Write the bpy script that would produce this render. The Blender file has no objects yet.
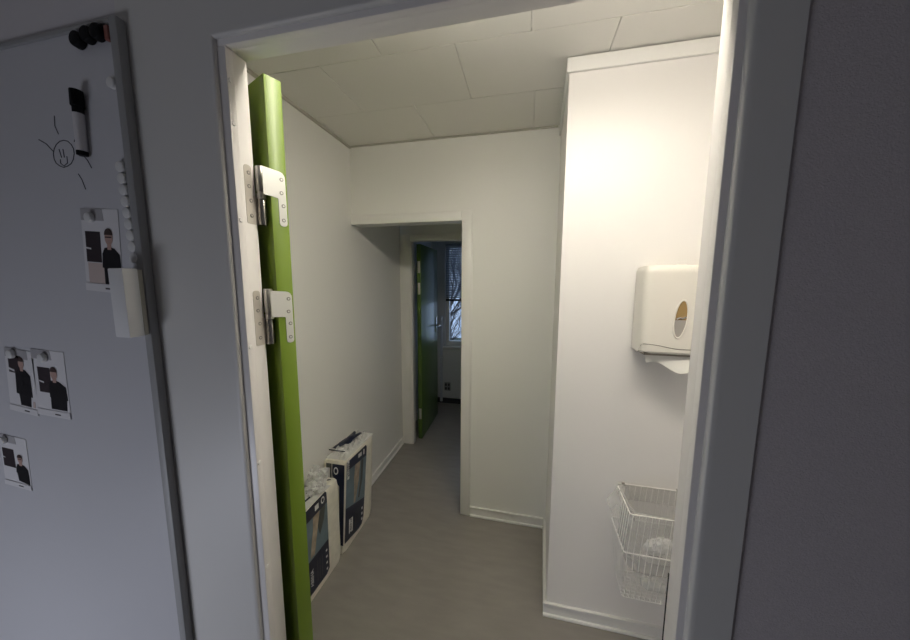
import bpy, bmesh, math, random
from mathutils import Vector, Matrix, noise
random.seed(7)
C = bpy.context.scene.collection
SC = bpy.context.scene
R = math.radians

# ------------------------------------------------------------------ camera
CX, CY, CZ, YAW, PITCH, ROLL, FPX = 0.6165, -0.5813, 1.5685, 12.745, -6.936, 0.2007, 316.63
cam = bpy.data.cameras.new('camera'); co = bpy.data.objects.new('camera', cam); C.objects.link(co)
y_, t_, r_ = R(YAW), R(PITCH), R(ROLL)
fw = Vector((-math.sin(y_)*math.cos(t_), math.cos(y_)*math.cos(t_), math.sin(t_)))
rt = Vector((math.cos(y_), math.sin(y_), 0)); up = rt.cross(fw)
rt2 = rt*math.cos(r_) + up*math.sin(r_); up2 = rt2.cross(fw)
m = Matrix((rt2, up2, -fw)).transposed().to_4x4(); m.translation = (CX, CY, CZ)
co.matrix_world = m
cam.sensor_width = 36; cam.sensor_fit = 'HORIZONTAL'; cam.lens = FPX*36/910
cam.clip_start = 0.02
SC.camera = co

# ------------------------------------------------------------------ materials
def mat(name, col, rough=0.6, metal=0, spec=0.5, bump=0, bscale=200, var=0, vscale=4, col2=None, emit=None, estr=0, stretch=(1, 1, 1), alpha=1, trans=0, coat=0):
    M = bpy.data.materials.new(name); M.use_nodes = True
    nt = M.node_tree; b = nt.nodes['Principled BSDF']
    b.inputs['Base Color'].default_value = (*col, 1)
    b.inputs['Roughness'].default_value = rough
    b.inputs['Metallic'].default_value = metal
    b.inputs['Specular IOR Level'].default_value = spec
    b.inputs['Alpha'].default_value = alpha
    b.inputs['Transmission Weight'].default_value = trans
    b.inputs['Coat Weight'].default_value = coat
    if emit: b.inputs['Emission Color'].default_value = (*emit, 1); b.inputs['Emission Strength'].default_value = estr
    tc = nt.nodes.new('ShaderNodeTexCoord')
    if bump:
        n = nt.nodes.new('ShaderNodeTexNoise'); n.inputs['Scale'].default_value = bscale; n.inputs['Detail'].default_value = 3
        bp = nt.nodes.new('ShaderNodeBump'); bp.inputs['Strength'].default_value = bump; bp.inputs['Distance'].default_value = 0.002
        nt.links.new(tc.outputs['Object'], n.inputs['Vector']); nt.links.new(n.outputs['Fac'], bp.inputs['Height'])
        nt.links.new(bp.outputs['Normal'], b.inputs['Normal'])
    if var:
        n = nt.nodes.new('ShaderNodeTexNoise'); n.inputs['Scale'].default_value = vscale; n.inputs['Detail'].default_value = 5
        rp = nt.nodes.new('ShaderNodeValToRGB'); mpn = nt.nodes.new('ShaderNodeMapping'); mpn.inputs['Scale'].default_value = stretch
        c2 = col2 or tuple(max(0, c*(1-var)) for c in col); c1 = tuple(min(1, c*(1+var)) for c in col) if not col2 else col
        rp.color_ramp.elements[0].position = .3; rp.color_ramp.elements[1].position = .7
        rp.color_ramp.elements[0].color = (*c2, 1); rp.color_ramp.elements[1].color = (*c1, 1)
        nt.links.new(tc.outputs['Object'], mpn.inputs['Vector']); nt.links.new(mpn.outputs['Vector'], n.inputs['Vector']); nt.links.new(n.outputs['Fac'], rp.inputs['Fac'])
        nt.links.new(rp.outputs['Color'], b.inputs['Base Color'])
    return M

def film(name, tint, clear=0.75, rough=0.15):
    M = bpy.data.materials.new(name); M.use_nodes = True; nt = M.node_tree
    for n in list(nt.nodes): nt.nodes.remove(n)
    out = nt.nodes.new('ShaderNodeOutputMaterial'); mx = nt.nodes.new('ShaderNodeMixShader')
    tr = nt.nodes.new('ShaderNodeBsdfTransparent'); tr.inputs['Color'].default_value = (.94, .94, .94, 1)
    b = nt.nodes.new('ShaderNodeBsdfPrincipled'); b.inputs['Base Color'].default_value = (*tint, 1); b.inputs['Roughness'].default_value = rough
    fr = nt.nodes.new('ShaderNodeLayerWeight'); fr.inputs['Blend'].default_value = 0.35
    mp = nt.nodes.new('ShaderNodeMapRange'); mp.inputs['To Min'].default_value = 1-clear; mp.inputs['To Max'].default_value = min(1, 1-clear+.45)
    nt.links.new(fr.outputs['Facing'], mp.inputs['Value']); nt.links.new(mp.outputs['Result'], mx.inputs['Fac'])
    nt.links.new(tr.outputs['BSDF'], mx.inputs[1]); nt.links.new(b.outputs['BSDF'], mx.inputs[2]); nt.links.new(mx.outputs['Shader'], out.inputs['Surface'])
    return M

M_wall = mat('painted_wall', (.87, .865, .83), .55, bump=.05, bscale=350)
M_panel = mat('smooth_wall_board', (.88, .86, .835), .38, bump=.02, bscale=120)
M_trim = mat('white_gloss_trim', (.87, .86, .83), .3)
M_ceil = mat('ceiling_tile', (.80, .785, .74), .5, bump=.04, bscale=300)
M_dark = mat('dark_gap', (.02, .02, .02), .9)
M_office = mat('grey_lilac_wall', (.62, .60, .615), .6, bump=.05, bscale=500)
M_weave = mat('woven_wallpaper', (.56, .52, .53), .75, bump=.6, bscale=420, var=.06, vscale=300)
M_case = mat('grey_painted_casing', (.64, .63, .605), .45)
M_floor = mat('vinyl_floor', (.29, .27, .25), .30, var=.07, vscale=6, stretch=(1, 3.5, 1), bump=.03, bscale=60)
M_offfloor = mat('office_floor', (.22, .21, .21), .5)
M_frame = mat('white_door_frame', (.83, .80, .775), .35)
M_green = mat('green_door_paint', (.17, .265, .020), .42, coat=.05)
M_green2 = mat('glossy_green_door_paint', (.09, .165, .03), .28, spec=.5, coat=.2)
M_steel = mat('hinge_steel', (.74, .72, .68), .32, metal=.85, bump=.08, bscale=900)
M_barrel = mat('hinge_barrel_steel', (.42, .40, .37), .25, metal=.95)
M_chrome = mat('chrome', (.7, .7, .7), .12, metal=1)
M_screw = mat('screw_steel', (.30, .29, .27), .35, metal=.9)
M_plastic = mat('cream_plastic', (.80, .77, .70), .28, coat=.15)
M_groove = mat('plastic_seam', (.25, .22, .18), .7)
M_amber = mat('amber_window', (.30, .20, .08), .25)
M_grey = mat('grey_window', (.36, .34, .31), .35)
M_paper = mat('paper_towel', (.80, .79, .74), .8, bump=.1, bscale=250)
M_wire = mat('white_coated_wire', (.9, .89, .86), .25)
M_film = film('clear_plastic_film', (.86, .86, .85), .48, .14)
M_bagfilm = film('bag_film', (.9, .89, .86), .87, .12)
M_wrap = film('milky_film', (.92, .92, .90), .35, .2)
M_poly = mat('beige_polybag', (.80, .77, .67), .4, bump=.6, bscale=40, var=.08, vscale=30)
M_navy = mat('navy_print', (.008, .012, .035), .3)
M_blue = mat('blue_grey_photo', (.13, .185, .22), .35, var=.25, vscale=9)
M_skin = mat('leg_photo', (.36, .29, .22), .4, var=.3, vscale=25)
M_shade = mat('leg_shadow_photo', (.07, .075, .07), .4)
M_white = mat('white_print', (.75, .75, .74), .4)
M_board = mat('whiteboard_enamel', (.57, .57, .595), .35, spec=.4)
M_alu = mat('aluminium_frame', (.33, .33, .33), .5)
M_black = mat('black_plastic', (.004, .004, .005), .65, spec=.2)
M_red = mat('red_brown_plastic', (.25, .09, .07), .5)
M_mag = mat('white_magnet', (.68, .68, .67), .4)
M_penbody = mat('pen_barrel', (.68, .66, .67), .4)
M_felt = mat('felt_pad', (.50, .48, .40), .9)
M_eraser = mat('eraser_white', (.74, .74, .74), .5)
M_ink = mat('marker_ink', (.035, .035, .05), .6)
M_card = mat('photo_paper', (.72, .71, .72), .35)
M_cardgrey = mat('photo_grey', (.40, .39, .40), .35)
M_pdoor = mat('photo_dark_brown', (.035, .026, .03), .35)
M_pblack = mat('photo_black', (.008, .008, .01), .35)
M_pskin = mat('photo_skin', (.50, .33, .28), .35)
M_phair = mat('photo_hair', (.06, .04, .035), .35)
M_pbeige = mat('photo_beige', (.58, .48, .44), .35)
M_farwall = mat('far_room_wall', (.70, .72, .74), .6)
M_farbase = mat('dark_skirting', (.03, .03, .035), .5)
M_blind = mat('blind_slat', (.42, .45, .52), .5)
M_bark = mat('tree_bark', (.06, .05, .045), .9, bump=.5, bscale=40)
M_ground = mat('outdoor_ground', (.10, .12, .09), .95, var=.3, vscale=2)
M_lamp = mat('lamp_diffuser', (.9, .9, .88), .5, emit=(1.0, .93, .80), estr=33)
M_lampside = mat('lamp_diffuser_side', (.9, .9, .88), .5, emit=(1.0, .93, .80), estr=20)
M_glass = film('window_glass', (.8, .85, .9), .93, .03)

# ------------------------------------------------------------------ mesh helpers
ORG = {}
class MB:
    def __init__(s): s.bm = bmesh.new()
    def _join(s, t, mi):
        for f in t.faces: f.material_index = mi
        me = bpy.data.meshes.new('tmp'); t.to_mesh(me); t.free()
        s.bm.from_mesh(me); bpy.data.meshes.remove(me)
    def box(s, lo, hi, mi=0, bev=0, seg=2, fn=None):
        t = bmesh.new(); bmesh.ops.create_cube(t, size=1)
        for v in t.verts: v.co = Vector([lo[i] + (v.co[i]+.5)*(hi[i]-lo[i]) for i in range(3)])
        if bev: bmesh.ops.bevel(t, geom=list(t.edges), offset=bev, segments=seg, profile=.5, affect='EDGES')
        if fn:
            for v in t.verts: v.co = Vector(fn(v.co))
        bmesh.ops.recalc_face_normals(t, faces=t.faces)
        s._join(t, mi); return s
    def cyl(s, p0, p1, r, r2=None, n=20, mi=0, bev=0):
        p0, p1 = Vector(p0), Vector(p1); d = p1-p0
        t = bmesh.new(); bmesh.ops.create_cone(t, cap_ends=True, segments=n, radius1=r, radius2=r if r2 is None else r2, depth=d.length)
        if bev: bmesh.ops.bevel(t, geom=[e for e in t.edges if len(e.link_faces) == 2 and e.calc_face_angle(0) > 1], offset=bev, segments=2, profile=.5, affect='EDGES')
        bmesh.ops.transform(t, matrix=Matrix.Translation((p0+p1)/2) @ d.to_track_quat('Z', 'Y').to_matrix().to_4x4(), verts=t.verts)
        s._join(t, mi); return s
    def tube(s, pts, r, n=6, mi=0, closed=False, radii=None):
        pts = [Vector(p) for p in pts]; t = bmesh.new(); rings = []; N = len(pts)
        for i, p in enumerate(pts):
            a = pts[(i-1) % N] if closed or i > 0 else p; b = pts[(i+1) % N] if closed or i < N-1 else p
            d = (b-a).normalized(); q = d.to_track_quat('Z', 'Y'); rr = radii[i] if radii else r
            rings.append([t.verts.new(p + q @ Vector((rr*math.cos(2*math.pi*k/n), rr*math.sin(2*math.pi*k/n), 0))) for k in range(n)])
        for i in range(N if closed else N-1):
            A, B = rings[i], rings[(i+1) % N]
            off = min(range(n), key=lambda o: sum((A[k].co-B[(k+o) % n].co).length for k in range(n)))
            for k in range(n): t.faces.new((A[k], A[(k+1) % n], B[(k+1+off) % n], B[(k+off) % n]))
        if not closed: t.faces.new(rings[0][::-1]); t.faces.new(rings[-1])
        bmesh.ops.recalc_face_normals(t, faces=t.faces)
        s._join(t, mi); return s
    def prism(s, pts, h, mi=0):      # pts: list of 3D coplanar points, h: extrusion vector
        t = bmesh.new(); h = Vector(h)
        a = [t.verts.new(Vector(p)) for p in pts]; b = [t.verts.new(Vector(p)+h) for p in pts]
        t.faces.new(a); t.faces.new(b[::-1]); n = len(a)
        for k in range(n): t.faces.new((a[k], b[k], b[(k+1) % n], a[(k+1) % n]))
        bmesh.ops.recalc_face_normals(t, faces=t.faces)
        s._join(t, mi); return s
    def grid(s, fn, nu, nv, mi=0, closed_u=False):
        t = bmesh.new(); V = [[t.verts.new(Vector(fn(i/(nu if closed_u else nu-1), j/(nv-1)))) for j in range(nv)] for i in range(nu)]
        for i in range(nu if closed_u else nu-1):
            for j in range(nv-1):
                i2 = (i+1) % nu; t.faces.new((V[i][j], V[i2][j], V[i2][j+1], V[i][j+1]))
        s._join(t, mi); return s
    def text(s, txt, size, M4, depth=.0003, mi=0):
        cu = bpy.data.curves.new('lettering', 'FONT'); cu.body = txt; cu.size = size; cu.extrude = depth; cu.align_x = 'CENTER'; cu.align_y = 'CENTER'
        o = bpy.data.objects.new('lettering', cu); C.objects.link(o)
        dg = bpy.context.evaluated_depsgraph_get(); me = o.evaluated_get(dg).to_mesh()
        t = bmesh.new(); t.from_mesh(me); o.evaluated_get(dg).to_mesh_clear()
        bpy.data.objects.remove(o); bpy.data.curves.remove(cu)
        bmesh.ops.transform(t, matrix=M4, verts=t.verts); s._join(t, mi); return s
    def build(s, name, mats, parent=None, org=None, local=False, ang=35):
        me = bpy.data.meshes.new(name)
        if not isinstance(mats, (list, tuple)): mats = [mats]
        for mm in mats: me.materials.append(mm)
        o = bpy.data.objects.new(name, me); C.objects.link(o)
        if parent is not None: o.parent = parent; og = ORG[parent.name]
        else: og = Vector(org or (0, 0, 0)); o.location = og
        ORG[o.name] = Vector(og)
        if not local: bmesh.ops.translate(s.bm, vec=-Vector(og), verts=s.bm.verts)
        s.bm.to_mesh(me); s.bm.free()
        for p in me.polygons: p.use_smooth = True
        me.set_sharp_from_angle(angle=R(ang))
        return o

def empty(name, loc, label, cat, group=None, kind=None, rot=(0, 0, 0)):
    o = bpy.data.objects.new(name, None); C.objects.link(o); o.location = loc; o.rotation_euler = rot
    o.empty_display_size = .05
    ORG[o.name] = Vector(loc); return tag(o, label, cat, group, kind)
def tag(o, label, cat, group=None, kind=None):
    o['label'] = label; o['category'] = cat
    if group: o['group'] = group
    if kind: o['kind'] = kind
    return o
def struct(o, label, cat): return tag(o, label, cat, None, 'structure')
def copy_tree(o, label=None, loc=None):
    c = o.copy(); C.objects.link(c); ORG[c.name] = Vector(loc or o.location)
    if loc: c.location = loc
    if label: c['label'] = label
    for ch in o.children:
        d = ch.copy(); C.objects.link(d); d.parent = c
        for g in ch.children:
            e = g.copy(); C.objects.link(e); e.parent = d
    return c

# ------------------------------------------------------------------ dimensions
W, HD = .90, 2.043
XL, HC, YB, XB, YF = -.521, 2.4224, 1.361, .751, .81
XO, ZO, YD, ZD, XD = .22, 1.934, 2.171, 1.924, -.411
YFAR = 3.27

# ------------------------------------------------------------------ shell
struct(MB().box((-3, -3, -.12), (2.2, .03, 0)).build('floor', M_offfloor), 'dark grey floor of the unlit near room', 'floor')
struct(MB().box((-1.2, .03, -.12), (1.8, YFAR+.1, 0)).build('floor.001', M_floor), 'grey mottled vinyl floor beyond the doorway', 'floor')
# near wall (with the doorway), its two sides and top
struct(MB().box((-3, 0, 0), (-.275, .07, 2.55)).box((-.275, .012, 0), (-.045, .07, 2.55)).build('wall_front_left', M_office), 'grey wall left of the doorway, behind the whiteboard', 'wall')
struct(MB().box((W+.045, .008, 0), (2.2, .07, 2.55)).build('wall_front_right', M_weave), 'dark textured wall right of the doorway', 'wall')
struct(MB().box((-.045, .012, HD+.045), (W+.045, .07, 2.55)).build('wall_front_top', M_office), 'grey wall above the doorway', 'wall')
# near room shell
struct(MB().box((-3.1, -3, 0), (-3, .07, 2.55)).build('wall_office_left', M_office), 'left wall of the unlit near room', 'wall')
struct(MB().box((2.2, -3, 0), (2.3, .07, 2.55)).build('wall_office_right', M_office), 'right wall of the unlit near room', 'wall')
struct(MB().box((-3.1, -3.1, 0), (2.3, -3, 2.55)).build('wall_office_back', M_office), 'back wall of the unlit near room', 'wall')
struct(MB().box((-3.1, -3.1, 2.55), (2.3, .07, 2.65)).build('ceiling_office', M_ceil), 'ceiling of the unlit near room', 'ceiling')
# inner room
def splay(v): return (v.x+.024*(v.y-YF)/(YB-YF) if v.x < XB+.01 else v.x, v.y, v.z)
b = MB().box((XL-.1, .55, 0), (XL, YD, 2.55)); b.box((-1.05, .55, 0), (XL-.1, .65, 2.55)); b.box((-1.15, .07, 0), (-1.05, .65, 2.55))
struct(b.build('wall_left', M_wall), 'cream left wall behind the packages', 'wall')
b = MB().box((XO+.015, YB, 0), (XB+.04, YB+.1, 2.55)); b.box((XL, YB, ZO+.015), (XO+.015, YB+.1, 2.55))
struct(b.build('wall_back', M_wall), 'cream back wall with the open passage in it', 'wall')
struct(MB().box((XB, YF, 0), (1.7, YB+.1, 2.375), fn=splay).build('wall_boxed_shaft', M_panel), 'boxed-in white wall carrying the paper towel dispenser', 'wall')
struct(MB().box((1.5, .07, 0), (1.6, YF, 2.55)).build('wall_right', M_wall), 'right wall of the small room', 'wall')
struct(MB().box((XO+.1, YB+.1, 0), (XO+.2, YD, 2.55)).build('wall_passage_right', M_wall), 'right wall of the passage', 'wall')
b = MB()
b.box((-.75, YD+.02, 0), (XD-.02, YD+.09, 2.55)); b.box((XD-.02, YD+.02, ZD+.02), (.45, YD+.09, 2.55)); b.box((.42, YD+.02, 0), (1.6, YD+.09, 2.55))
struct(b.build('wall_passage_end', M_wall), 'wall at the passage end around the second green door', 'wall')
# far room
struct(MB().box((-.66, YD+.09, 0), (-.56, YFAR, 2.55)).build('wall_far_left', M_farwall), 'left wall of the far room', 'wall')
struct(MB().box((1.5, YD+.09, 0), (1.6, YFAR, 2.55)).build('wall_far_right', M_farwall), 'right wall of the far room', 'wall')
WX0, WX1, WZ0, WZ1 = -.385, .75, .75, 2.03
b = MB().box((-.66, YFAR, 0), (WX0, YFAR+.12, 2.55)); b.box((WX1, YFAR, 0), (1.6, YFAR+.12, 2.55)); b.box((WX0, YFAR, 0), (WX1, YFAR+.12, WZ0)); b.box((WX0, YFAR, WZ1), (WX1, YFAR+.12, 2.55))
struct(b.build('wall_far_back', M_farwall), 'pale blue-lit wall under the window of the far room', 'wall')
struct(MB().box((-.56, YFAR-.014, 0), (1.5, YFAR, .065)).build('baseboard_far', M_farbase), 'dark skirting in the far room', 'skirting')
struct(MB().box((-.66, YB, HC+.02), (1.7, YFAR+.12, HC+.1)).build('ceiling_passage', M_ceil), 'ceiling of the passage and far room', 'ceiling')

# ceiling of tiles in running bond
b = MB().box((-1.15, .07, HC+.012), (1.6, YB+.02, HC+.1), 1)
def tile_row(y0, y1, xs):
    for x0, x1 in zip(xs, xs[1:]):
        dz = random.uniform(-.0006, .0006)
        b.box((x0+.001, y0+.001, HC+dz), (x1-.001, y1-.001, HC+.011+dz), 0, .0012, 1)
P = .5545
tile_row(.072, .29, [.05+P*k+.277 for k in (-3, -2, -1, 0, 1, 2)])
tile_row(.29, .645, [.05+P*k for k in (-2, -1, 0, 1, 2)] + [1.499])
tile_row(.645, 1.0, [-1.049, -.777, -.222, .334, .889, 1.499])
tile_row(1.0, YB, [-1.049, -.495, .05, .624, 1.18, 1.499])
struct(b.build('ceiling', [M_ceil, M_wall]), 'pale suspended ceiling of large tiles above the small room', 'ceiling')

# trims
b = MB()
b.box((XL, .56, HC-.012), (XL+.014, YB, HC-.0015)); b.box((XL+.014, YB-.012, HC-.008), (XB+.006, YB, HC-.0015))
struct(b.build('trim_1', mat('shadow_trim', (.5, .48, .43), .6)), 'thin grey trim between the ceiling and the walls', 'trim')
b = MB()
b.box((XB-.010, YF-.012, 2.366), (1.499, YF, 2.4165), 0, .002); b.box((XB-.010, YF, 2.366), (XB, YB-.001, 2.4165), 0, .002, fn=splay)
struct(b.build('trim_2', M_trim), 'white band trim along the top of the boxed wall', 'trim')
# architrave of the passage opening
b = MB(); T = .013
b.box((XO, YB-T, 0.004), (XO+.060, YB, ZO+.058), 0, .003); b.box((XL+.001, YB-T, ZO), (XO-.0005, YB, ZO+.058), 0, .003)
b.box((XO+.0605, YB-T+.004, 0.004), (XO+.066, YB, ZO+.062), 0, .002); b.box((XL+.001, YB-T+.004, ZO+.0585), (XO+.060, YB, ZO+.062), 0, .001)
b.box((XO+.003, YB, 0.004), (XO+.0149, YB+.1, ZO)); b.box((XL+.001, YB, ZO+.003), (XO+.0149, YB+.1, ZO+.0149))
struct(b.build('trim_3', M_trim), 'white architrave around the open passage', 'trim')
# baseboards: board with a rounded lip on top and a pale bead at the foot
def baseboard(name, p0, p1, nrm, label, h=.068):
    p0, p1, n = Vector((*p0, 0)), Vector((*p1, 0)), Vector((*nrm, 0))
    prof = [(0, .001), (.015, .001), (.015, .007), (.012, .011), (.005, .012), (.005, h-.009), (.012, h-.008), (.012, h-.002), (.010, h), (0, h)]
    b = MB().prism([p0 + n*a + Vector((0, 0, z)) for a, z in prof], p1-p0)
    return struct(b.build(name, M_trim, ang=25), label, 'skirting')
baseboard('baseboard_left', (XL, .56), (XL, YD-.012), (1, 0), 'white skirting along the left wall')
baseboard('baseboard_back', (XO+.067, YB), (XB+.0075, YB), (0, -1), 'white skirting along the back wall')
baseboard('baseboard_shaft_side', (XB+.0234, YB-.0155), (XB, YF), (-1, 0), 'white skirting on the narrow side of the boxed wall')
baseboard('baseboard_shaft_front', (XB-.015, YF), (1.499, YF), (0, -1), 'white skirting under the wire basket')

# ------------------------------------------------------------------ door_1: frame, casing and the open green leaf
door = empty('door_1', (0, .04, 0), 'open bright green door in its white frame, nearest the camera', 'door', kind='structure')
b = MB()
b.box((-.045, .0105, 0), (-.005, .028, HD+.007), 0, .0015); b.box((-.045, .028, 0), (-.012, .07, HD+.012), 0, .0015)
b.box((W+.005, .0105, 0), (W+.045, .028, HD+.007), 0, .0015); b.box((W+.012, .028, 0), (W+.045, .07, HD+.012), 0, .0015)
b.box((-.045, .0105, HD+.007), (W+.045, .028, HD+.045), 0, .0015); b.box((-.012, .028, HD+.012), (W+.012, .07, HD+.045), 0, .0015)
fr = b.build('frame', M_frame, door)
b = MB()
for z in (1.986, 1.902, 1.702, 1.416, 1.13, .85): b.cyl((-.005, .018, z), (-.0032, .018, z), .0055, .0045, 14)
b.build('screw_cap', M_trim, fr)
MB().box((W+.0121, .058, .3), (W+.0135, .0745, .985)).build('strike_strip', M_dark, fr)
# casing
b = MB()
def casing_prof(sgn):    # rounded bead at the inner edge
    pr = [(0, .014), (0, .0095)]
    for k in range(7):
        a = math.pi/2*k/6; pr.append((.0115-.0115*math.cos(a), .0095-.0095*math.sin(a)))
    return pr
pr = casing_prof(1); E_ = pr[-1][0]; PZ = HD+.019
t = bmesh.new(); path = lambda u: [(-.024-u, .001), (-.024-u, PZ+u), (W+.017+u, PZ+u), (W+.017+u, .001)]
rows = [[t.verts.new((x, v, z)) for x, z in path(u)] for u, v in pr]
for A_, B_ in zip(rows, rows[1:]):
    for k in range(3): t.faces.new((A_[k], A_[k+1], B_[k+1], B_[k]))
bmesh.ops.recalc_face_normals(t, faces=t.faces); b._join(t, 0)
b.box((-.275, 0, .001), (-.024-E_, .0119, 2.549)); b.box((W+.017+E_, 0, .001), (.985, .0119, 2.549)); b.box((-.024-E_, 0, PZ+E_), (W+.017+E_, .0119, 2.549))
b.build('casing', M_case, door)
# the leaf, opened by 157 degrees about the left jamb
TH = R(157); U = Vector((math.cos(TH), math.sin(TH), 0)); WV = Vector((-U.y, -U.x*-1*-1, 0))
WV = Vector((.391, .9205, 0)).normalized(); PH = Vector((.022, .078, 0))
def leaf_fn(v): return PH + U*v.x + WV*v.y + Vector((0, 0, v.z))
lf = MB().box((0, 0, .008), (.86, .04, 2.034), 0, .002, 2, fn=leaf_fn).build('leaf', M_green, door)
b = MB()
for side in (-1, 1):
    y0 = .04 if side > 0 else 0
    b.box((.75, y0 if side > 0 else -.006, 1.0), (.79, y0+.006 if side > 0 else 0, 1.16), 0, .002, fn=leaf_fn)
    b.tube([leaf_fn(Vector((.77, y0+side*q, 1.11))) for q in (.004, .045)] + [leaf_fn(Vector((.66, y0+side*.048, 1.11)))], .009, 10)
b.build('door_handle', M_chrome, lf)
def hinge(z0, z1):
    kx, ky, zm = -.003, .077, z0+(z1-z0)*.5
    h = MB().cyl((kx, ky, zm+.012), (kx, ky, z1+.004), .0100, n=24, bev=.0015).cyl((kx, ky, zm+.008), (kx, ky, zm+.0115), .0085).cyl((kx, ky, zm-.004), (kx, ky, zm+.0075), .0100, n=24).build('hinge', M_steel, door)
    MB().cyl((kx, ky, z0), (kx, ky, zm-.0045), .0100, n=24, bev=.001).build('barrel', M_barrel, h)
    hz = z1-z0
    def rounded(pts, rad):
        out = []; n = len(pts)
        for i in range(n):
            p, a, c = Vector(pts[i]), Vector(pts[i-1]), Vector(pts[(i+1) % n])
            d1, d2 = (a-p).normalized(), (c-p).normalized(); rr = rad[i]
            if rr == 0: out.append(p); continue
            for k in range(6):
                q = k/5; out.append((p+d1*rr)*(1-q)**2 + p*2*q*(1-q) + (p+d2*rr)*q*q)
        return out
    # plate let into the frame: narrow strip above, wide below
    fp = rounded([(.041, 0), (.0735, 0), (.0735, hz*.49), (.0605, hz*.50), (.0605, hz), (.041, hz)], [.004, .001, .002, .003, .008, .009])
    b = MB().prism([(-.012, q.x, z0+q.y) for q in fp], (.0012, 0, 0))
    for yy, fz in ((.0525, .87), (.0515, .64), (.0545, .40), (.0535, .14)):
        b.cyl((-.0108, yy, z0+hz*fz), (-.0100, yy, z0+hz*fz), .0045, n=14, mi=1); b.cyl((-.0104, yy, z0+hz*fz), (-.0097, yy, z0+hz*fz), .0024, n=12, mi=0)
    b.build('frame_plate', [mat('worn_plate', (.62, .575, .52), .4, metal=.3, bump=.1, bscale=600), M_screw], h)
    # plate on the leaf's edge: wide above, narrow strip below
    lp = rounded([(.017, 0), (.035, 0), (.035, hz*.97), (-.016, hz), (-.016, hz*.52), (.017, hz*.50)], [.0085, .0085, .015, .001, .001, .003])
    def on_edge(u, v, off): return PH + WV*u - U*off + Vector((0, 0, z0+v))
    b = MB().prism([on_edge(q.x, q.y, .0002) for q in lp], -U*.0014)
    for u, fz in ((.0262, .84), (.0245, .60), (.0275, .37), (.0262, .11)):
        b.cyl(on_edge(u, hz*fz, .001), on_edge(u, hz*fz, .0024), .0045, n=14, mi=1); b.cyl(on_edge(u, hz*fz, .002), on_edge(u, hz*fz, .0029), .0024, n=12, mi=0)
    b.build('leaf_plate', [mat('pale_plate', (.76, .76, .72), .38, metal=.35, bump=.1, bscale=600), M_screw], h)
hinge(1.700, 1.830); hinge(1.413, 1.545)

# ------------------------------------------------------------------ door_2 at the end of the passage
d2 = empty('door_2', (XD, YD+.05, 0), 'half dark green door standing open at the end of the passage', 'door', kind='structure')
b = MB()
b.box((XL+.001, YD-.012, 0), (XD-.012, YD+.02, ZD+.06), 0, .003); b.box((XD-.012, YD-.012, ZD+.008), (.44, YD+.02, ZD+.06), 0, .003); b.box((.40, YD-.012, 0), (.459, YD+.02, ZD+.06), 0, .003) if False else None
f2 = b.build('casing', M_trim, d2)
b = MB()
b.box((XD-.03, YD-.006, 0), (XD, YD+.055, ZD), 0, .002); b.box((XD-.03, YD-.006, ZD), (.42, YD+.055, ZD+.03), 0, .002); b.box((XD-.03, YD+.055, 0), (XD-.012, YD+.10, ZD+.01), 0, .001)
b.build('frame', M_frame, d2)
A2 = R(91.6); PH2 = Vector((-.396, 2.262, 0)); U2 = Vector((math.cos(A2), math.sin(A2), 0)); V2 = Vector((U2.y, -U2.x, 0))
def l2(v): return PH2 + U2*v.x + V2*v.y + Vector((0, 0, v.z))
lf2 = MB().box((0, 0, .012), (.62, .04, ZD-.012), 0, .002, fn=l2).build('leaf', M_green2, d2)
b = MB()
b.box((.545, .04, 1.0), (.575, .046, 1.17), 0, .002, fn=l2)
b.tube([l2(Vector((.56, .044, 1.08))), l2(Vector((.56, .085, 1.08))), l2(Vector((.555, .092, 1.08))), l2(Vector((.45, .092, 1.08)))], .008, 10)
b.build('door_handle', M_chrome, lf2)
for z in (1.70, 1.50, .27):
    b = MB().cyl((-.414, 2.250, z-.05), (-.414, 2.250, z+.05), .008, n=14)
    b.box((.004, .010, z-.055), (.006, .034, z+.055), 0, .001, fn=lambda v: l2(Vector((v.x-.0065, v.y, v.z)))); b.box((-.412, 2.23, z-.05), (-.409, 2.262, z+.05))
    b.build('hinge', M_steel, d2)

# ------------------------------------------------------------------ far room things
w1 = empty('window_1', (WX0, YFAR+.06, WZ0), 'window with a lowered blind in the far room', 'window', kind='structure')
b = MB(); q = .045
b.box((WX0, YFAR+.04, WZ0), (WX0+q, YFAR+.1, WZ1), 0, .004); b.box((WX1-q, YFAR+.04, WZ0), (WX1, YFAR+.1, WZ1), 0, .004)
b.box((WX0+q, YFAR+.04, WZ0), (WX1-q, YFAR+.1, WZ0+.06), 0, .004); b.box((WX0+q, YFAR+.04, WZ1-.05), (WX1-q, YFAR+.1, WZ1), 0, .004)
b.box((.16, YFAR+.045, WZ0+.06), (.20, YFAR+.095, WZ1-.05), 0, .003)
b.build('window_frame', M_trim, w1)
MB().box((WX0+q, YFAR+.068, WZ0+.06), (WX1-q, YFAR+.072, WZ1-.05)).build('pane', M_glass, w1)
MB().box((WX0-.03, YFAR-.03, WZ0-.03), (WX1+.03, YFAR-.001, WZ0), 0, .004).build('window_sill', M_trim, w1)
bl = empty('venetian_blind', (.18, YFAR+.02, WZ1), 'grey slatted blind half lowered over the far window', 'blind')
MB().box((WX0+.005, YFAR+.003, WZ1-.035), (WX1-.005, YFAR+.035, WZ1-.002), 0, .002).build('head_rail', M_blind, bl)
b = MB(); z = WZ1-.05
while z > 1.36:
    b.prism([(WX0+.01, YFAR+.008, z+.007), (WX0+.01, YFAR+.028, z-.008), (WX0+.01, YFAR+.0285, z-.0068), (WX0+.01, YFAR+.0085, z+.0082)], (WX1-WX0-.02, 0, 0)); z -= .021
b.build('slats', M_blind, bl)
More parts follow.
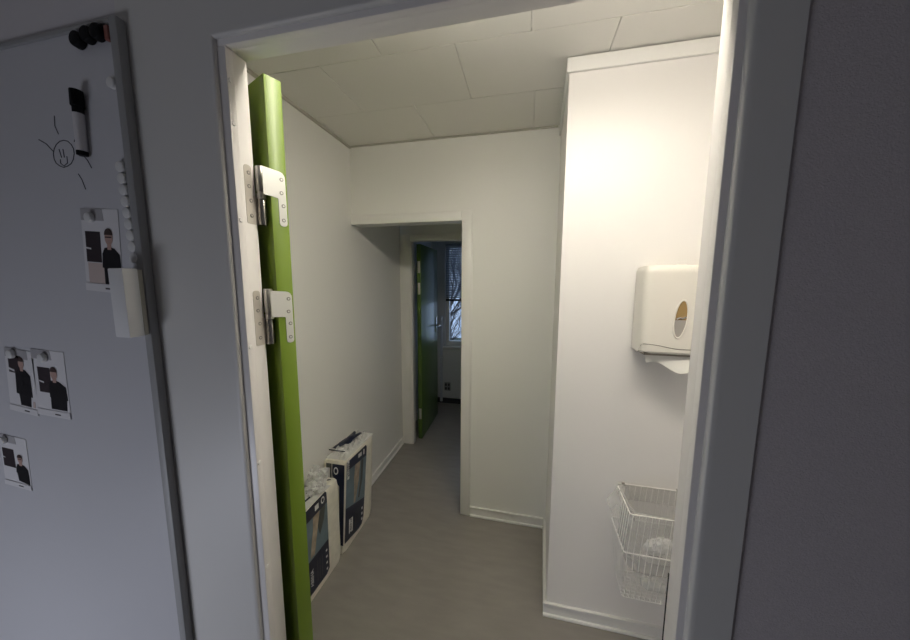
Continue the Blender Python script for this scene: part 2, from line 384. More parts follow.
MB().box((WX0+.01, YFAR+.006, 1.325), (WX1-.01, YFAR+.030, 1.350), 0, .003).build('bottom_rail', M_farbase, bl)
for x in (WX0+.1, .18, WX1-.1): MB().cyl((x, YFAR+.018, 1.345), (x, YFAR+.018, WZ1-.03), .0012, n=6).build('cord', M_blind, bl)
b = MB().tube([(-.425, YFAR-.035, .03), (-.425, YFAR-.035, 1.06), (-.425, YFAR-.03, 1.10), (-.425, YFAR-.012, 1.118), (-.425, YFAR-.001, 1.12)], .018, 14)
pp = b.build('wall_pipe', mat('pale_pipe', (.62, .66, .72), .4), None, (-.425, YFAR-.035, 0)); tag(pp, 'pale vertical pipe standing beside the far window', 'pipe')
MB().box((-.447, YFAR-.05, .60), (-.403, YFAR-.001, .62), 0, .002).build('pipe_clip', M_farwall, pp)
so = empty('wall_socket', (-.35, YFAR, .22), 'double grey wall socket low under the far window', 'socket')
MB().box((-.39, YFAR-.012, .165), (-.31, YFAR-.0005, .275), 0, .003).build('socket_plate', mat('socket_grey', (.30, .31, .33), .4), so)
b = MB()
for x in (-.369, -.331):
    for z in (.195, .245): b.box((x-.012, YFAR-.0145, z-.016), (x+.012, YFAR-.011, z+.016), 0, .002)
b.build('socket_face', M_farbase, so)
# outdoors
struct(MB().box((-6, YFAR+.2, -1.2), (6, 14, -1.1)).build('ground_outside', M_ground), 'ground outside the far window', 'ground')
tr = MB(); rnd = random.Random(3)
def branch(p, d, L, r, lv):
    pts = [p]; q = Vector(p)
    for k in range(4):
        d = (d + Vector((rnd.uniform(-.22, .22), rnd.uniform(-.2, .2), rnd.uniform(-.1, .2)))).normalized(); q = q + d*L/4; pts.append(q.copy())
    tr.tube(pts, r, 5 if lv else 8, radii=[r*(1-.14*k) for k in range(5)])
    if lv >= 5: return
    for k in range(4):
        i = rnd.choice((1, 2, 3, 4)); nd = (d + Vector((rnd.uniform(-1, 1), rnd.uniform(-.8, .8), rnd.uniform(-.3, .8)))).normalized()
        branch(pts[i], nd, L*rnd.uniform(.55, .8), r*.55, lv+1)
branch(Vector((-.9, 6.2, -1.15)), Vector((0, 0, 1)), 1.7, .075, 0)
tag(tr.build('bare_tree', M_bark, None, (-.9, 6.2, -1.15)), 'bare leafless tree seen through the far window', 'tree')

# ------------------------------------------------------------------ paper towel dispenser
XD0, XD1, ZB, ZT = 1.034, 1.325, 1.302, 1.630
dp = empty('paper_towel_dispenser', (1.17, YF, ZB), 'cream paper towel dispenser on the boxed white wall', 'dispenser')
MB().box((XD0+.004, YF-.030, ZB+.004), (XD1-.004, YF-.0005, ZT-.004), 0, .006).build('back_plate', M_plastic, dp)
YC = YF-.128
def lip_z(x, y=None):    # seam between cover and lower lip: high at the front corners, lower in the middle, running down the sides
    a = min(1, max(0, (x-XD0)/(XD1-XD0))); e = min(a, 1-a)
    s = min(1, max(0, e-.08)/.36); s = s*s*(3-2*s); z = ZB+.040-.014*s
    if y is not None and y > YC+.014: z = ZB+.003+(z-ZB-.003)*max(0, 1-(y-YC-.014)/.030)
    return z
def front_profile(z):        # depth of the cover at height z (slightly slanted front, rounded top)
    y = YC + .006*(z-ZB)/(ZT-ZB); return y
def cover_grid(zlo, ztop, name, rtop, rside, mtl):
    nu, nv = 56, 30; b = MB()
    def fn(u, v):
        # u runs left wall -> front -> right wall around a rounded plan; v runs bottom -> top
        D = YF-.006-YC; Wd = XD1-XD0; r = rside; per = [D-r, math.pi*r/2, Wd-2*r, math.pi*r/2, D-r]; s = u*sum(per)
        if s < per[0]: x, y, nx, ny = XD0, YF-.006-s, -1, 0
        elif s < per[0]+per[1]:
            a = (s-per[0])/r; x = XD0+r-r*math.cos(a); y = YC+r-r*math.sin(a)
        elif s < sum(per[:3]): x = XD0+r+(s-per[0]-per[1]); y = YC
        elif s < sum(per[:4]):
            a = (s-sum(per[:3]))/r; x = XD1-r+r*math.sin(a); y = YC+r-r*math.cos(a)
        else: x, y = XD1, YC+r+(s-sum(per[:4]))
        z0 = zlo(x, y); H = ztop-rtop-z0; L = H+math.pi*rtop/2+.06; t = v*L
        if t < H: z = z0+t; ins = 0
        elif t < H+math.pi*rtop/2:
            a = (t-H)/rtop; z = ztop-rtop+rtop*math.sin(a); ins = rtop*(1-math.cos(a))
        else: z = ztop; ins = rtop+(t-H-math.pi*rtop/2)
        cx = (XD0+XD1)/2; kx = 1-ins/(Wd/2); ky = max(0, 1-ins/D)
        x = cx+(x-cx)*kx; y = YF-.006-(YF-.006-y)*ky
        y += .010*(z-ZB)/(ZT-ZB)*((YF-.006-y)/D)
        return (x, y, z)
    b.grid(fn, nu, nv); return b.build(name, mtl, dp, ang=60)
cover_grid(lambda x, y: lip_z(x, y)+.0022, ZT, 'front_cover', .024, .028, M_plastic)
# lower lip
b = MB()
def lipfn(u, v):
    D = YF-.006-YC; Wd = XD1-XD0; r = .026; per = [D-r-.03, math.pi*r/2, Wd-2*r, math.pi*r/2, D-r-.03]; s = u*sum(per)
    if s < per[0]: x, y = XD0, YF-.036-s
    elif s < per[0]+per[1]: a = (s-per[0])/r; x = XD0+r-r*math.cos(a); y = YC+r-r*math.sin(a)
    elif s < sum(per[:3]): x = XD0+r+(s-per[0]-per[1]); y = YC
    elif s < sum(per[:4]): a = (s-sum(per[:3]))/r; x = XD1-r+r*math.sin(a); y = YC+r-r*math.cos(a)
    else: x, y = XD1, YC+r+(s-sum(per[:4]))
    zt = lip_z(x, y)-.0008; rb_ = min(.012, (zt-ZB)*.9)
    if v < .5: return (x, y+.001, zt-(zt-ZB-rb_)*v*2)
    a = (v-.5)*2; ins = .012*math.sin(a*math.pi/2)+(.05*max(0, a-.8)); cx = (XD0+XD1)/2
    return (cx+(x-cx)*(1-ins/(Wd/2)), YF-(YF-y)*(1-ins/D)+.001, ZB+rb_*math.cos(a*math.pi/2))
b.grid(lipfn, 56, 16); b.build('lower_lip', M_plastic, dp, ang=60)
b = MB().tube([(x, YC+.0025, lip_z(x)+.0008) for x in [XD0+.028+k*(XD1-XD0-.056)/30 for k in range(31)]], .0016, 6)
b.tube([(XD0+.001, YC+.044, ZB+.004), (XD0+.002, YC+.020, lip_z(XD0, YC+.020)+.0008), (XD0+.008, YC+.009, lip_z(XD0)+.0008), (XD0+.028, YC+.0025, lip_z(XD0+.028)+.0008)], .0014, 6); b.build('seam', M_groove, dp)
MB().box((XD0+.012, YC+.012, ZB-.001), (XD1-.012, YF-.001, ZB+.01)).build('bottom_plate', M_groove, dp)
# oval level window
ox, oz, ow, oh = 1.152, 1.438, .0195, .064
oy = YC+.0045
def oval(s, t0=0, t1=2*math.pi, n=36): return [(ox+.006*math.sin(t0+(t1-t0)*k/n)+ow*s*math.cos(t0+(t1-t0)*k/n), YC+.010*(oz+oh*s*math.sin(t0+(t1-t0)*k/n)-ZB)/(ZT-ZB)-.0004, oz+oh*s*math.sin(t0+(t1-t0)*k/n)) for k in range(n+1)]
ring = [(x+0, y-.0015, z) for x, y, z in oval(1.06)[:-1]]
ov = MB().tube(ring, .0028, 8, closed=True).build('window_rim', M_plastic, dp)
MB().prism([(x, y-.001, z) for x, y, z in oval(1, -.05, math.pi+.05)], (0, .002, 0)).build('upper_pane', M_amber, ov)
MB().prism([(x, y-.001, z) for x, y, z in oval(1, math.pi+.05, 2*math.pi-.05)], (0, .002, 0)).build('lower_pane', M_grey, ov)
MB().tube([(ox-.014, oy-.003, oz+.000), (ox-.004, oy-.004, oz+.006), (ox+.004, oy-.004, oz+.003), (ox+.015, oy-.003, oz+.008)], .003, 8).build('latch', M_chrome, ov)
b = MB().cyl((ox+.02, YF-.045, ZT-.002), (ox+.02, YF-.045, ZT+.004), .020, .014, n=20); b.build('top_button', M_plastic, dp)
# paper hanging from the slot
b = MB()
def pf(u, v):
    x = 1.058+u*.215; zlow = ZB-.030-.026*math.exp(-((u-.50)/.26)**2)+.006*math.sin(u*9)
    z = ZB+.006+(zlow-ZB-.006)*v; y = YF-.104+.012*v*math.sin(u*7+.5)-.01*v
    return (x, y, z)
b.grid(pf, 40, 10); b.grid(lambda u, v: (lambda p: (p[0], p[1]+.012-.004*v, p[2]+.002))(pf(u, v)), 40, 10)
pt = b.build('paper_towel', M_paper, None, (1.165, YF-.088, ZB)); tag(pt, 'white folded paper towel hanging out below the cream dispenser', 'paper towel')

# ------------------------------------------------------------------ wire basket
bk = empty('wire_basket', (1.145, YF, .30), 'white wire waste basket hung on the boxed wall', 'basket')
BX0, BX1, BT, BM, BB = 1.016, 1.275, .712, .553, .306
def rect(x0, x1, y0, y1, z, r=.012):
    out = []
    for cx, cy, a0 in ((x1-r, y1-r, 0), (x0+r, y1-r, 90), (x0+r, y0+r, 180), (x1-r, y0+r, 270)):
        for k in range(5): a = R(a0+k*22.5); out.append((cx+r*math.cos(a), cy+r*math.sin(a), z))
    return out
def lev(z):   # basket outline at height z (tapers inward to the base)
    t = (BT-z)/(BT-BB); yf = .617 + (.060*max(0, (t-.4)/.6))
    return BX0-.012*min(1, t/.4)+.026*max(0, (t-.4)/.6), BX1-.02*t, yf, YF-.004
def rim(z, r): return MB().tube(rect(*lev(z), z, .010), r, 8, closed=True)
rim(BT, .0026).build('top_rim', M_wire, bk); rim(BM, .0026).build('middle_rim', M_wire, bk)
b = MB()
def wire(fx, side):
    pts = []
    for z in (BT, BM, BB):
        x0, x1, y0, y1 = lev(z)
        if side == 'f': p = (x0+.010+(x1-x0-.02)*fx, y0, z)
        elif side == 'b': p = (x0+.010+(x1-x0-.02)*fx, y1, z)
        elif side == 'l': p = (x0, y0+.010+(y1-y0-.02)*fx, z)
        else: p = (x1, y0+.010+(y1-y0-.02)*fx, z)
        pts.append(p)
    b.tube(pts, .0016, 5)
for k in range(12): wire(k/11, 'f'); wire(k/11, 'b')
for k in range(9): wire(k/8, 'l'); wire(k/8, 'r')
b.build('upright_wires', M_wire, bk)
b = MB(); x0, x1, y0, y1 = lev(BB); n = 8
b.tube(rect(x0, x1, y0, y1, BB, .008), .002, 6, closed=True)
for k in range(1, n): yy = y0+(y1-y0)*k/n; b.tube([(x0, yy, BB), (x1, yy, BB)], .0016, 5)
for k in range(n):
    for j in range(11):
        xx = x0+.004+(j+(.5 if k % 2 else 0))*(x1-x0-.008)/11; b.tube([(xx, y0+(y1-y0)*k/n, BB), (xx, y0+(y1-y0)*(k+1)/n, BB)], .0016, 5)
b.build('base_grid', M_wire, bk)
b = MB()
for x in (1.042, 1.25): MB().box((x-.006, YF-.008, BT-.004), (x+.006, YF, BT+.008), 0, .001).build('wall_clip', M_grey, bk)
b.bm.free()
# clear bag lining it
b = MB()
def bag(u, v):
    # v: 0 outside flap edge .. .25 rim .. 1 bottom centre
    a = u*2*math.pi; ca, sa = math.cos(a), math.sin(a)
    sx = math.copysign(abs(ca)**.45, ca); sy = math.copysign(abs(sa)**.45, sa)
    if v < .22: z = BT-.075*(1-v/.22)+.006; g = .006+.006*(1-v/.22)
    elif v < .80: z = BT+.006-(v-.22)/.58*.315; g = -.010-.03*max(0, (v-.6)/.2)**2
    else: z = BT-.309-.030*(v-.8)/.2; g = -.040
    zz = min(BT, max(BB, z)); x0, x1, y0, y1 = lev(zz); cx, cy = (x0+x1)/2, (y0+y1)/2
    hx, hy = (x1-x0)/2+g, (y1-y0)/2+g
    f = 1 if v < .80 else 1-(v-.8)/.2*.98
    x, y = cx+hx*sx*f, cy+hy*sy*f
    nz = noise.noise(Vector((x*22, y*22, z*16)))*.012*(1 if v > .25 else .5)+noise.noise(Vector((x*70, y*70, z*40)))*.004
    if v >= .25: x -= sx*abs(nz)*1.4; y -= sy*abs(nz)*1.4
    z += nz*.5
    if v < .22:      # loose corner of the bag sticks out on the left
        w = max(0, -ca)**3*(1-v/.22); x -= .030*w; z += .02*w
    return (x, min(y, YF-.003), z)
b.grid(bag, 72, 40, closed_u=True)
bg = b.build('plastic_bag', M_bagfilm, None, (1.145, .71, .33), ang=80); tag(bg, 'clear plastic bag lining the white wire basket', 'bag')
# crumpled wrapper in the bottom and another in the middle
def crumple(name, p0, p1, r0, r1, seed, label, mtl):
    p0, p1 = Vector(p0), Vector(p1); d = p1-p0; q = d.to_track_quat('Z', 'Y'); b = MB()
    def fn(u, v):
        a = u*2*math.pi; r = (r0+(r1-r0)*v)*(math.sin(math.pi*min(1, max(0, (v*.96+.02))))**.35)
        r *= 1+.30*noise.noise(Vector((math.cos(a)*2+seed, math.sin(a)*2, v*7)))
        return p0+d*v+q @ Vector((r*math.cos(a), r*math.sin(a), 0))
    b.grid(fn, 24, 20, closed_u=True); o = b.build(name, mtl, None, tuple(p0), ang=25); return tag(o, label, 'wrapper')
crumple('crumpled_wrapper', (1.105, .715, .352), (1.225, .705, .345), .026, .013, 3, 'twisted milky plastic wrapper lying in the bottom of the wire basket', M_wrap)
crumple('crumpled_wrapper', (1.11, .715, .50), (1.20, .70, .555), .026, .030, 8, 'crumpled clear plastic caught halfway up inside the wire basket', M_wrap)

# ------------------------------------------------------------------ packages by the left wall
XP = -.366
def package(name, y0, y1, h, shear, label):
    root = empty(name, (-.45, (y0+y1)/2, 0), label, 'package')
    b = MB(); t = bmesh.new(); bmesh.ops.create_cube(t, size=1)
    bmesh.ops.subdivide_edges(t, edges=t.edges[:], cuts=9, use_grid_fill=True)
    x0, x1 = XL+.014, XP
    for v in t.verts:
        u = v.co+Vector((.5, .5, .5)); x = x0+u.x*(x1-x0); y = y0+u.y*(y1-y0); z = .001+u.z*(h-.001)
        # rounded corners
        for ax in (0, 1, 2): pass
        e = [min(u.x*(x1-x0), (1-u.x)*(x1-x0)), min(u.y*(y1-y0), (1-u.y)*(y1-y0)), min(u.z*h, (1-u.z)*h)]
        n1 = noise.noise(Vector((x*14, y*14, z*14)))*.006
        if u.y < .01: y += abs(n1)+.004*(e[2] < .02)
        if u.y > .99: y -= abs(n1)
        if u.z > .99: z -= abs(n1)*1.5+.014*max(0, 1-e[0]/.03)+.012*max(0, 1-e[1]/.03)
        if u.x > .99 and e[1] < .02: x -= .008
        if u.x > .99 and e[2] < .02: x -= .006
        v.co = Vector((x, y+shear*z, z))
    b._join(t, 0); b.build('bag', M_poly, root, ang=50)
    return root
def prints(root, name, quads, mats):     # quads: (material index, layer, [(y,z)...]) on the +X face
    b = MB()
    for mi, ly, pts in quads: b.prism([(XP+.0006+.0005*ly, y-.012, z) for y, z in pts], (.0004, 0, 0), mi)
    return b.build(name, mats, root)
PM = [M_navy, M_blue, M_skin, M_shade, M_white]
# far package
p2 = package('diaper_package', .884, 1.228, .552, .10, 'taller navy and beige plastic-wrapped package, standing farther from the green door')
ey = lambda y, z: (y, z)
q2 = [(0, 0, [(.908, .062), (1.06, .034), (1.10, .038), (1.124, .075), (1.193, .505), (1.185, .522), (.962, .530)]),
      (1, 1, [(.932, .262), (1.143, .190), (1.185, .452), (.956, .478)]),
      (2, 2, [(1.05, .466), (1.108, .459), (1.085, .36), (1.06, .30), (1.035, .235), (1.015, .24), (1.028, .33), (1.03, .40)]),
      (3, 2, [(1.12, .456), (1.145, .453), (1.125, .33), (1.08, .235), (1.065, .24), (1.10, .34)]),
      (4, 2, [(.952, .088), (.992, .080), (1.000, .165), (.960, .173)]),
      (4, 2, [(1.085, .488), (1.125, .484), (1.128, .508), (1.088, .512)]),
      (4, 2, [(1.145, .478), (1.160, .476), (1.163, .508), (1.148, .510)]),
      (4, 3, [(.958, .425), (.978, .423), (.987, .535), (.967, .537)])]
for k in range(3): q2.append((4, 2, [(1.093+.004*k, .065+k*.034), (1.107+.004*k, .063+k*.034), (1.108+.004*k, .078+k*.034), (1.094+.004*k, .080+k*.034)]))
for k in range(4): q2.append((3, 2, [(1.02+k*.017, .075), (1.0245+k*.017, .075), (1.038+k*.017, .175), (1.0335+k*.017, .175)]))
pl = prints(p2, 'printed_label', q2, PM)
Mx = lambda y, z, rot: Matrix.Translation((XP+.0024, y-.012, z)) @ Matrix.Rotation(R(90), 4, 'Z') @ Matrix.Rotation(R(90), 4, 'X') @ Matrix.Rotation(R(rot), 4, 'Z')
MB().text('ABENA', .030, Mx(.976, .126, 84)).build('lettering', M_navy, pl)
MB().text('ABENA', .026, Matrix.Translation((.0006, 0, 0)) @ Mx(.9725, .480, -96)).build('lettering', M_navy, pl)
# navy print wrapping round the near end, with a round emblem
b = MB(); ny = .877
def endq(pts, ly, mi): b.prism([(x, ny-.0006*ly+.10*z, z) for x, z in pts], (0, .0008, 0), mi)
endq([(XP-.002, .06), (XP-.026, .06), (XP-.034, .40), (XP-.065, .43), (XP-.08, .465), (XP-.08, .525), (XP-.002, .525)], 0, 0)
endq([(XP-.120, .40), (XP-.085, .40), (XP-.085, .525), (XP-.120, .525)], 0, 3)
endq([(XP-.056+.015*math.cos(a*.4488), .487+.022*math.sin(a*.4488)) for a in range(14)], 1, 4)
endq([(XP-.056+.009*math.cos(a*.4488), .487+.014*math.sin(a*.4488)) for a in range(14)], 2, 0)
endq([(XP-.112, .44), (XP-.095, .44), (XP-.095, .50), (XP-.112, .50)], 1, 4)
b.build('end_print', PM, p2)
# near package
p1 = package('diaper_package', .572, .868, .497, 0, 'shorter navy and beige plastic-wrapped package, directly beside the green door edge')
q1 = [(0, 0, [(.578, .045), (.74, .038), (.764, .055), (.768, .44), (.766, .482), (.757, .494), (.578, .490)]),
      (1, 1, [(.579, .222), (.765, .222), (.767, .428), (.579, .428)]),
      (2, 2, [(.655, .428), (.705, .428), (.688, .36), (.672, .30), (.655, .232), (.625, .232), (.635, .30), (.65, .36)]),
      (3, 2, [(.712, .428), (.752, .428), (.735, .36), (.70, .30), (.685, .36)]),
      (4, 2, [(.672, .447), (.700, .447), (.700, .474), (.672, .474)])]
q1.append((4, 2, [(.733+.014*math.cos(a*.4488), .464+.018*math.sin(a*.4488)) for a in range(14)]))
q1.append((0, 3, [(.733+.008*math.cos(a*.4488), .464+.011*math.sin(a*.4488)) for a in range(14)]))
for k in range(4): q1.append((4, 2, [(.738, .062+k*.035), (.749, .062+k*.035), (.749, .073+k*.035), (.738, .073+k*.035)]))
for k in range(3): q1.append((3, 2, [(.665+k*.018, .07), (.669+k*.018, .07), (.674+k*.018, .18), (.670+k*.018, .18)]))
pl = prints(p1, 'printed_label', q1, PM)
MB().text('ABENA', .028, Mx(.628, .125, 88)).build('lettering', M_white, pl)
# loose film and dark folds on the tops
def topfilm(root, y0, y1, h, amp, seed, sh=0):
    b = MB()
    def fn(u, v):
        x = XL+.022+u*(XP-XL-.026); y = y0+v*(y1-y0)+sh*h
        n = noise.noise(Vector((x*26+seed, y*18, seed)))+.5*noise.noise(Vector((x*60, y*50+seed, 2)))
        e = min(1, min(u, 1-u)/.18)*min(1, min(v, 1-v)/.12)
        return (x+.004*n, y+.006*n, h-.006+(.010+amp*abs(n))*e)
    b.grid(fn, 26, 40); return b.build('loose_film', M_film, root, ang=18)
def fold(root, pts, w, name='carry_handle'):
    b = MB()
    def fn(u, v):
        t = u*(len(pts)-1); i = min(int(t), len(pts)-2); p = Vector(pts[i]).lerp(Vector(pts[i+1]), t-i); ww = w*(.4+.6*math.sin(math.pi*u))
        return p+Vector((ww*(v-.5), ww*.3*(v-.5), .006*math.sin(v*math.pi)))
    b.grid(fn, 16, 6); return b.build(name, M_navy, root)
topfilm(p2, .888, 1.225, .552, .040, 1.7, .10)
fold(p2, [(-.50, 1.02, .560), (-.46, 1.06, .578), (-.44, 1.12, .588), (-.42, 1.20, .582)], .06)
fold(p2, [(-.42, 1.03, .552), (-.44, 1.08, .575), (-.44, 1.12, .592), (-.46, 1.20, .586)], .045)
fold(p2, [(-.50, .985, .572), (-.45, .975, .578), (-.40, .985, .572)], .022)
topfilm(p1, .58, .80, .497, .012, 4.1)
def lump(root, c, rad, seed, n=28):
    b = MB()
    def fn(u, v):
        a = u*2*math.pi; t = v*math.pi; d = Vector((math.sin(t)*math.cos(a), math.sin(t)*math.sin(a), math.cos(t)))
        k = 1+.55*noise.noise(d*2.2+Vector((seed, 0, 0)))+.25*noise.noise(d*6+Vector((0, seed, 0)))
        return (c[0]+d.x*rad[0]*k, c[1]+d.y*rad[1]*k, max(c[2]-rad[2]*.6, c[2]+d.z*rad[2]*k))
    b.grid(fn, n, 18, closed_u=True); return b.build('bunched_film', M_film, root, ang=15)
lump(p1, (-.43, .775, .535), (.05, .05, .05), 2.2)
lump(p1, (-.41, .72, .52), (.04, .04, .03), 5.1)
fold(p1, [(-.46, .78, .545), (-.43, .80, .575), (-.40, .80, .55)], .020)
fold(p1, [(-.44, .74, .53), (-.41, .79, .515), (-.385, .82, .505)], .016)
fold(p1, [(-.41, .60, .503), (-.40, .68, .506), (-.39, .74, .503)], .010)

# ------------------------------------------------------------------ whiteboard
wb = empty('whiteboard', (-1.0, 0, .20), 'large grey-white magnetic whiteboard on the wall left of the door', 'whiteboard')
BL, BR, BZ0, BZ1 = -1.90, -.246, .20, 2.124
MB().box((BL+.01, -.012, BZ0+.01), (BR-.01, -.0008, BZ1-.01)).build('board_surface', M_board, wb)
b = MB()
b.box((BR-.022, -.020, BZ0), (BR, -.0005, BZ1), 0, .003); b.box((BL, -.020, BZ0), (BL+.022, -.0005, BZ1), 0, .003)
b.box((BL+.022, -.0185, BZ1-.010), (BR-.022, -.0005, BZ1), 0, .002); b.box((BL+.022, -.0185, BZ0), (BR-.022, -.0005, BZ0+.010), 0, .002)
b.build('board_frame', M_alu, wb)
INK = [[(-.48, 1.952), (-.483, 1.93), (-.475, 1.911)], [(-.544, 1.905), (-.52, 1.893), (-.501, 1.875)], [(-.414, 1.905), (-.427, 1.89)],
 [(-.416, 1.858), (-.401, 1.855), (-.392, 1.846), (-.382, 1.828)], [(-.427, 1.818), (-.418, 1.804), (-.41, 1.782)],
 [(-.48, 1.878), (-.475, 1.858)], [(-.467, 1.877), (-.466, 1.858)], [(-.48, 1.855), (-.481, 1.846), (-.471, 1.839), (-.458, 1.845), (-.457, 1.86)],
 [(-.432, 1.864), (-.432, 1.875), (-.438, 1.885), (-.448, 1.893), (-.46, 1.896), (-.474, 1.895), (-.487, 1.889), (-.496, 1.88), (-.501, 1.869), (-.501, 1.857), (-.496, 1.847), (-.485, 1.84), (-.473, 1.836), (-.459, 1.838), (-.446, 1.843), (-.437, 1.852), (-.432, 1.864)]]
b = MB()
for s in INK: b.tube([(x, -.0121, z) for x, z in s], .0011, 6)
o = b.build('marker_drawing', M_ink, wb); o['label'] = 'small smiling sun drawn in dark marker'
def magnet(name, x, z, r, th, mtl, label, group=None, y=-.0125, cat='magnet'):
    o = MB().cyl((x, y, z), (x, y-th, z), r, r*.9, 24, bev=th*.2).build(name, mtl, None, (x, y, z), ang=50)
    return tag(o, label, cat, group)
ordn = ['topmost', 'second from the top', 'third from the top', 'fourth from the top', 'fifth from the top', 'sixth from the top', 'seventh from the top', 'eighth from the top', 'lowest']
m0 = None
for k in range(9):
    loc = (-.2835+.0102*k/8, -.0125, 1.822-.0252*k); lab = 'small white round magnet, %s in the column down the whiteboard edge' % ordn[k]
    if m0 is None: m0 = magnet('round_magnet', loc[0], loc[2], .0130, .009, M_mag, lab, 'white magnets in a column on the whiteboard')
    else: copy_tree(m0, lab, loc)
magnet('round_magnet', -.280, 1.996, .012, .010, M_mag, 'single small white magnet near the upper right edge of the whiteboard')
for (x, z), w in zip(((-.360, 2.091), (-.328, 2.096), (-.2985, 2.097)), ('leftmost', 'middle', 'rightmost')):
    magnet('black_magnet', x, z, .0170, .016, M_black, 'black round knob magnet on the whiteboard top, %s of three' % w, 'black magnets at the top of the whiteboard')
rb = MB().box((-.281, -.022, 2.078), (-.2685, -.0122, 2.108), 0, .003).build('red_magnet', M_red, None, (-.275, -.0122, 2.093)); tag(rb, 'small reddish block magnet beside the three black magnets', 'magnet')
# marker pen
mk = empty('marker_pen', (-.397, -.0125, 1.85), 'white whiteboard marker with a black cap stuck on the board', 'marker')
A, B = Vector((-.378, -.0245, 1.990)), Vector((-.387, -.0225, 1.858)); dr = (B-A)
MB().cyl(A+dr*.36, B, .0095, .0092, 20).build('barrel', M_penbody, mk)
b = MB().cyl(A, A+dr*.27, .0112, .0118, 20, bev=.002); b.cyl(A+dr*.27, A+dr*.37, .0095, n=20); b.box((A.x+.004, A.y-.014, A.z-.036), (A.x+.009, A.y-.008, A.z-.004), 0, .001); b.build('cap', M_black, mk)
MB().cyl(B+dr*-.03, B+dr*.045, .0098, n=20, bev=.001).build('end_plug', M_black, mk)
# eraser
er = empty('board_eraser', (-.268, -.021, 1.44), 'white block eraser stuck on the right edge of the whiteboard', 'eraser')
MB().box((-.292, -.060, 1.440), (-.2475, -.030, 1.595), 0, .003).build('body', M_eraser, er)
b = MB().box((-.290, -.030, 1.442), (-.249, -.0213, 1.593), 0, .001); b.build('felt_pad', M_felt, er)
b = MB()
for k in range(5): b.cyl((-.2945, -.0255, 1.588-k*.0085), (-.286, -.0255, 1.588-k*.0085), .0036, n=10)
b.build('layer_tab', M_black, er)

# staff photo cards
def card(x, z, w, h, rot, label, v):
    root = empty('photo_card', (x, -.0127, z), label, 'photo', 'photo cards on the whiteboard', rot=(0, R(rot), 0))
    MB().box((-w/2, -.0006, -h/2), (w/2, 0, h/2)).build('paper', M_card, root, local=True)
    mats = [M_cardgrey, M_pdoor, M_pblack, M_pskin, M_phair, M_pbeige, M_card]
    b = MB()
    def P(mi, ly, pts): b.prism([((u-.5)*w, -.0007-.00025*ly, (q-.5)*h) for u, q in pts], (0, -.0002, 0), mi)
    def E(mi, ly, cu, cv, ru, rv, a0=0, a1=360, n=20): P(mi, ly, [(cu+ru*math.cos(R(a0+(a1-a0)*k/n)), cv+rv*math.sin(R(a0+(a1-a0)*k/n))) for k in range(n+(a1-a0 < 360))])
    P(0, 0, [(0, .86), (.62 if v != 2 else .8, .86), (.58 if v != 2 else .78, 1), (0, 1)])
    if v == 0:
        P(1, 0, [(.08, .36), (.49, .36), (.49, .73), (.08, .73)]); P(5, 0, [(.10, .10), (.55, .10), (.55, .35), (.10, .35)]); P(6, 1, [(.08, .52), (.22, .51), (.22, .53), (.08, .54)])
        hx, hv, hr, vt, bl_, br_ = .72, .665, .105, .55, .50, 1.0; P(2, 1, [(.54, .10), (.68, .10), (.70, .30), (.54, .34)])
    elif v == 1:
        P(1, 0, [(.14, .36), (.52, .36), (.52, .74), (.14, .74)]); P(6, 1, [(.16, .52), (.3, .50), (.3, .525), (.16, .54)])
        hx, hv, hr, vt, bl_, br_ = .64, .66, .10, .56, .44, .98; P(2, 1, [(.44, .12), (.92, .12), (.95, .32), (.46, .32)])
    elif v == 2:
        P(1, 0, [(.10, .62), (.55, .62), (.55, .9), (.10, .9)]); P(6, 1, [(.10, .66), (.3, .64), (.3, .67), (.10, .69)])
        hx, hv, hr, vt, bl_, br_ = .56, .79, .095, .70, .30, .86; P(2, 1, [(.42, .12), (.78, .12), (.82, .45), (.36, .45)]); P(5, 1, [(.84, .12), (.93, .12), (.93, .22), (.86, .22)])
    else:
        P(1, 0, [(.05, .38), (.5, .38), (.48, .74), (.05, .74)]); P(6, 1, [(.05, .55), (.14, .54), (.14, .56), (.05, .57)])
        hx, hv, hr, vt, bl_, br_ = .70, .58, .09, .48, .50, .97; P(2, 1, [(.56, .14), (.96, .10), (.97, .3), (.52, .32)])
    P(3, 2, [(hx-.05, vt-.03), (hx+.05, vt-.03), (hx+.055, hv), (hx-.055, hv)])
    P(2, 1.6, [(bl_, .30), (br_, .28), (br_-.02, vt-.08), (hx+.13, vt-.01), (hx+.05, vt), (hx, vt-.025), (hx-.05, vt), (hx-.13, vt-.01), (bl_+.02, vt-.08)])
    E(3, 3, hx, hv, hr, hr*.85); E(4, 4, hx, hv+hr*.30, hr*1.05, hr*.75, 0, 180)
    P(1, 5, [(hx-hr*.8, hv-.002), (hx+hr*.8, hv-.002), (hx+hr*.8, hv+.012), (hx-hr*.8, hv+.012)]) if v in (0, 3) else None
    P(6, 3, [(hx-.02, hv-hr*.5), (hx+.05, hv-hr*.5), (hx+.04, hv-hr*.42), (hx-.02, hv-hr*.42)])
    P(6, 5, [(0.0, 0), (1, 0), (1, .095), (0, .095)]); P(1, 6, [(.55, .035), (.72, .035), (.72, .055), (.55, .055)])
    b.build('printed_picture', mats, root, local=True)
    return root
card(-.382, 1.638, .120, .196, 4, 'staff photo card of a person in black beside a dark door, partly behind the eraser', 0)
card(-.634, 1.289, .126, .186, 2, 'staff photo card of a person in a black jacket, right of its pair', 1)
card(-.752, 1.287, .115, .184, 5, 'staff photo card of a person in a dark jacket, left of its pair', 2)
card(-.838, 1.036, .115, .160, 3, 'staff photo card of a person in black, lowest on the whiteboard', 3)
magnet('round_magnet', -.400, 1.716, .012, .009, M_mag, 'white round magnet pinning the photo card next to the eraser', 'magnets holding the photo cards', -.0145)
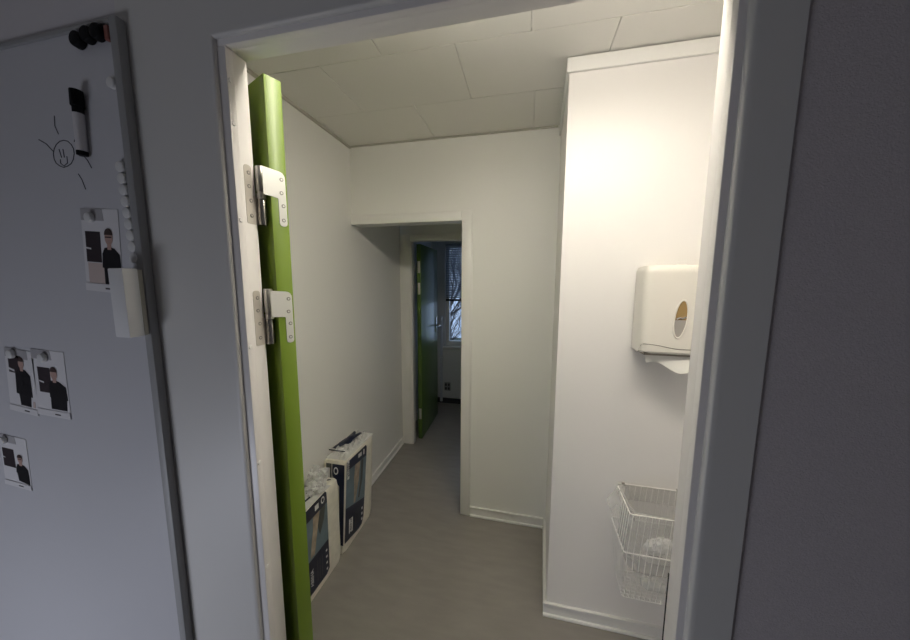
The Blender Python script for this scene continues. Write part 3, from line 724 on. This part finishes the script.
magnet('round_magnet', -.640, 1.362, .013, .009, M_mag, 'white round magnet pinning the right photo of the middle pair', 'magnets holding the photo cards', -.0145)
magnet('round_magnet', -.765, 1.366, .013, .009, M_mag, 'white round magnet pinning the left photo of the middle pair', 'magnets holding the photo cards', -.0145)
magnet('round_magnet', -.865, 1.103, .012, .009, M_mag, 'white round magnet pinning the lowest photo card', 'magnets holding the photo cards', -.0145)

# ------------------------------------------------------------------ lights
lp = empty('wall_lamp', (.72, .07, 2.315), 'long white lamp above the doorway on its inner side', 'lamp')
MB().box((.20, .0705, 2.315), (1.24, .195, 2.375), 0, .004).build('lamp_body', M_trim, lp)
b = MB().box((.21, .080, 2.288), (1.23, .190, 2.3145), 1); b.box((.215, .083, 2.284), (1.225, .187, 2.2875), 0)
b.build('diffuser', [M_lamp, M_lampside], lp)

def area(name, loc, target, sx, sy, power, col, portal=False):
    L = bpy.data.lights.new(name, 'AREA'); L.shape = 'RECTANGLE'; L.size = sx; L.size_y = sy; L.energy = power; L.color = col
    o = bpy.data.objects.new(name, L); C.objects.link(o); o.location = loc
    o.rotation_euler = (Vector(target)-Vector(loc)).to_track_quat('-Z', 'Y').to_euler()
    if portal: L.cycles.is_portal = True
    return o
area('office_fill_light', (-1.0, -1.45, .25), (-.1, 0, .30), .9, .5, 11, (.83, .87, 1.0))  # unseen area light added low in mid-room to brighten the wall; no window there
area('far_window_portal', ((WX0+WX1)/2, YFAR+.115, (WZ0+WZ1)/2), ((WX0+WX1)/2, 0, (WZ0+WZ1)/2), WX1-WX0, WZ1-WZ0, 1, (1, 1, 1), True)
w = bpy.data.worlds.new('sky'); SC.world = w; w.use_nodes = True
bgn = w.node_tree.nodes['Background']; bgn.inputs['Color'].default_value = (.50, .68, 1.0, 1); bgn.inputs['Strength'].default_value = 1.05

SC.view_settings.view_transform = 'Standard'; SC.view_settings.look = 'None'; SC.view_settings.gamma = 1; SC.view_settings.exposure = 0
SC.view_settings.use_curve_mapping = False
SC.cycles.use_denoising = True; SC.cycles.max_bounces = 14; SC.cycles.transparent_max_bounces = 16; SC.cycles.diffuse_bounces = 6
SC.cycles.sample_clamp_indirect = 4
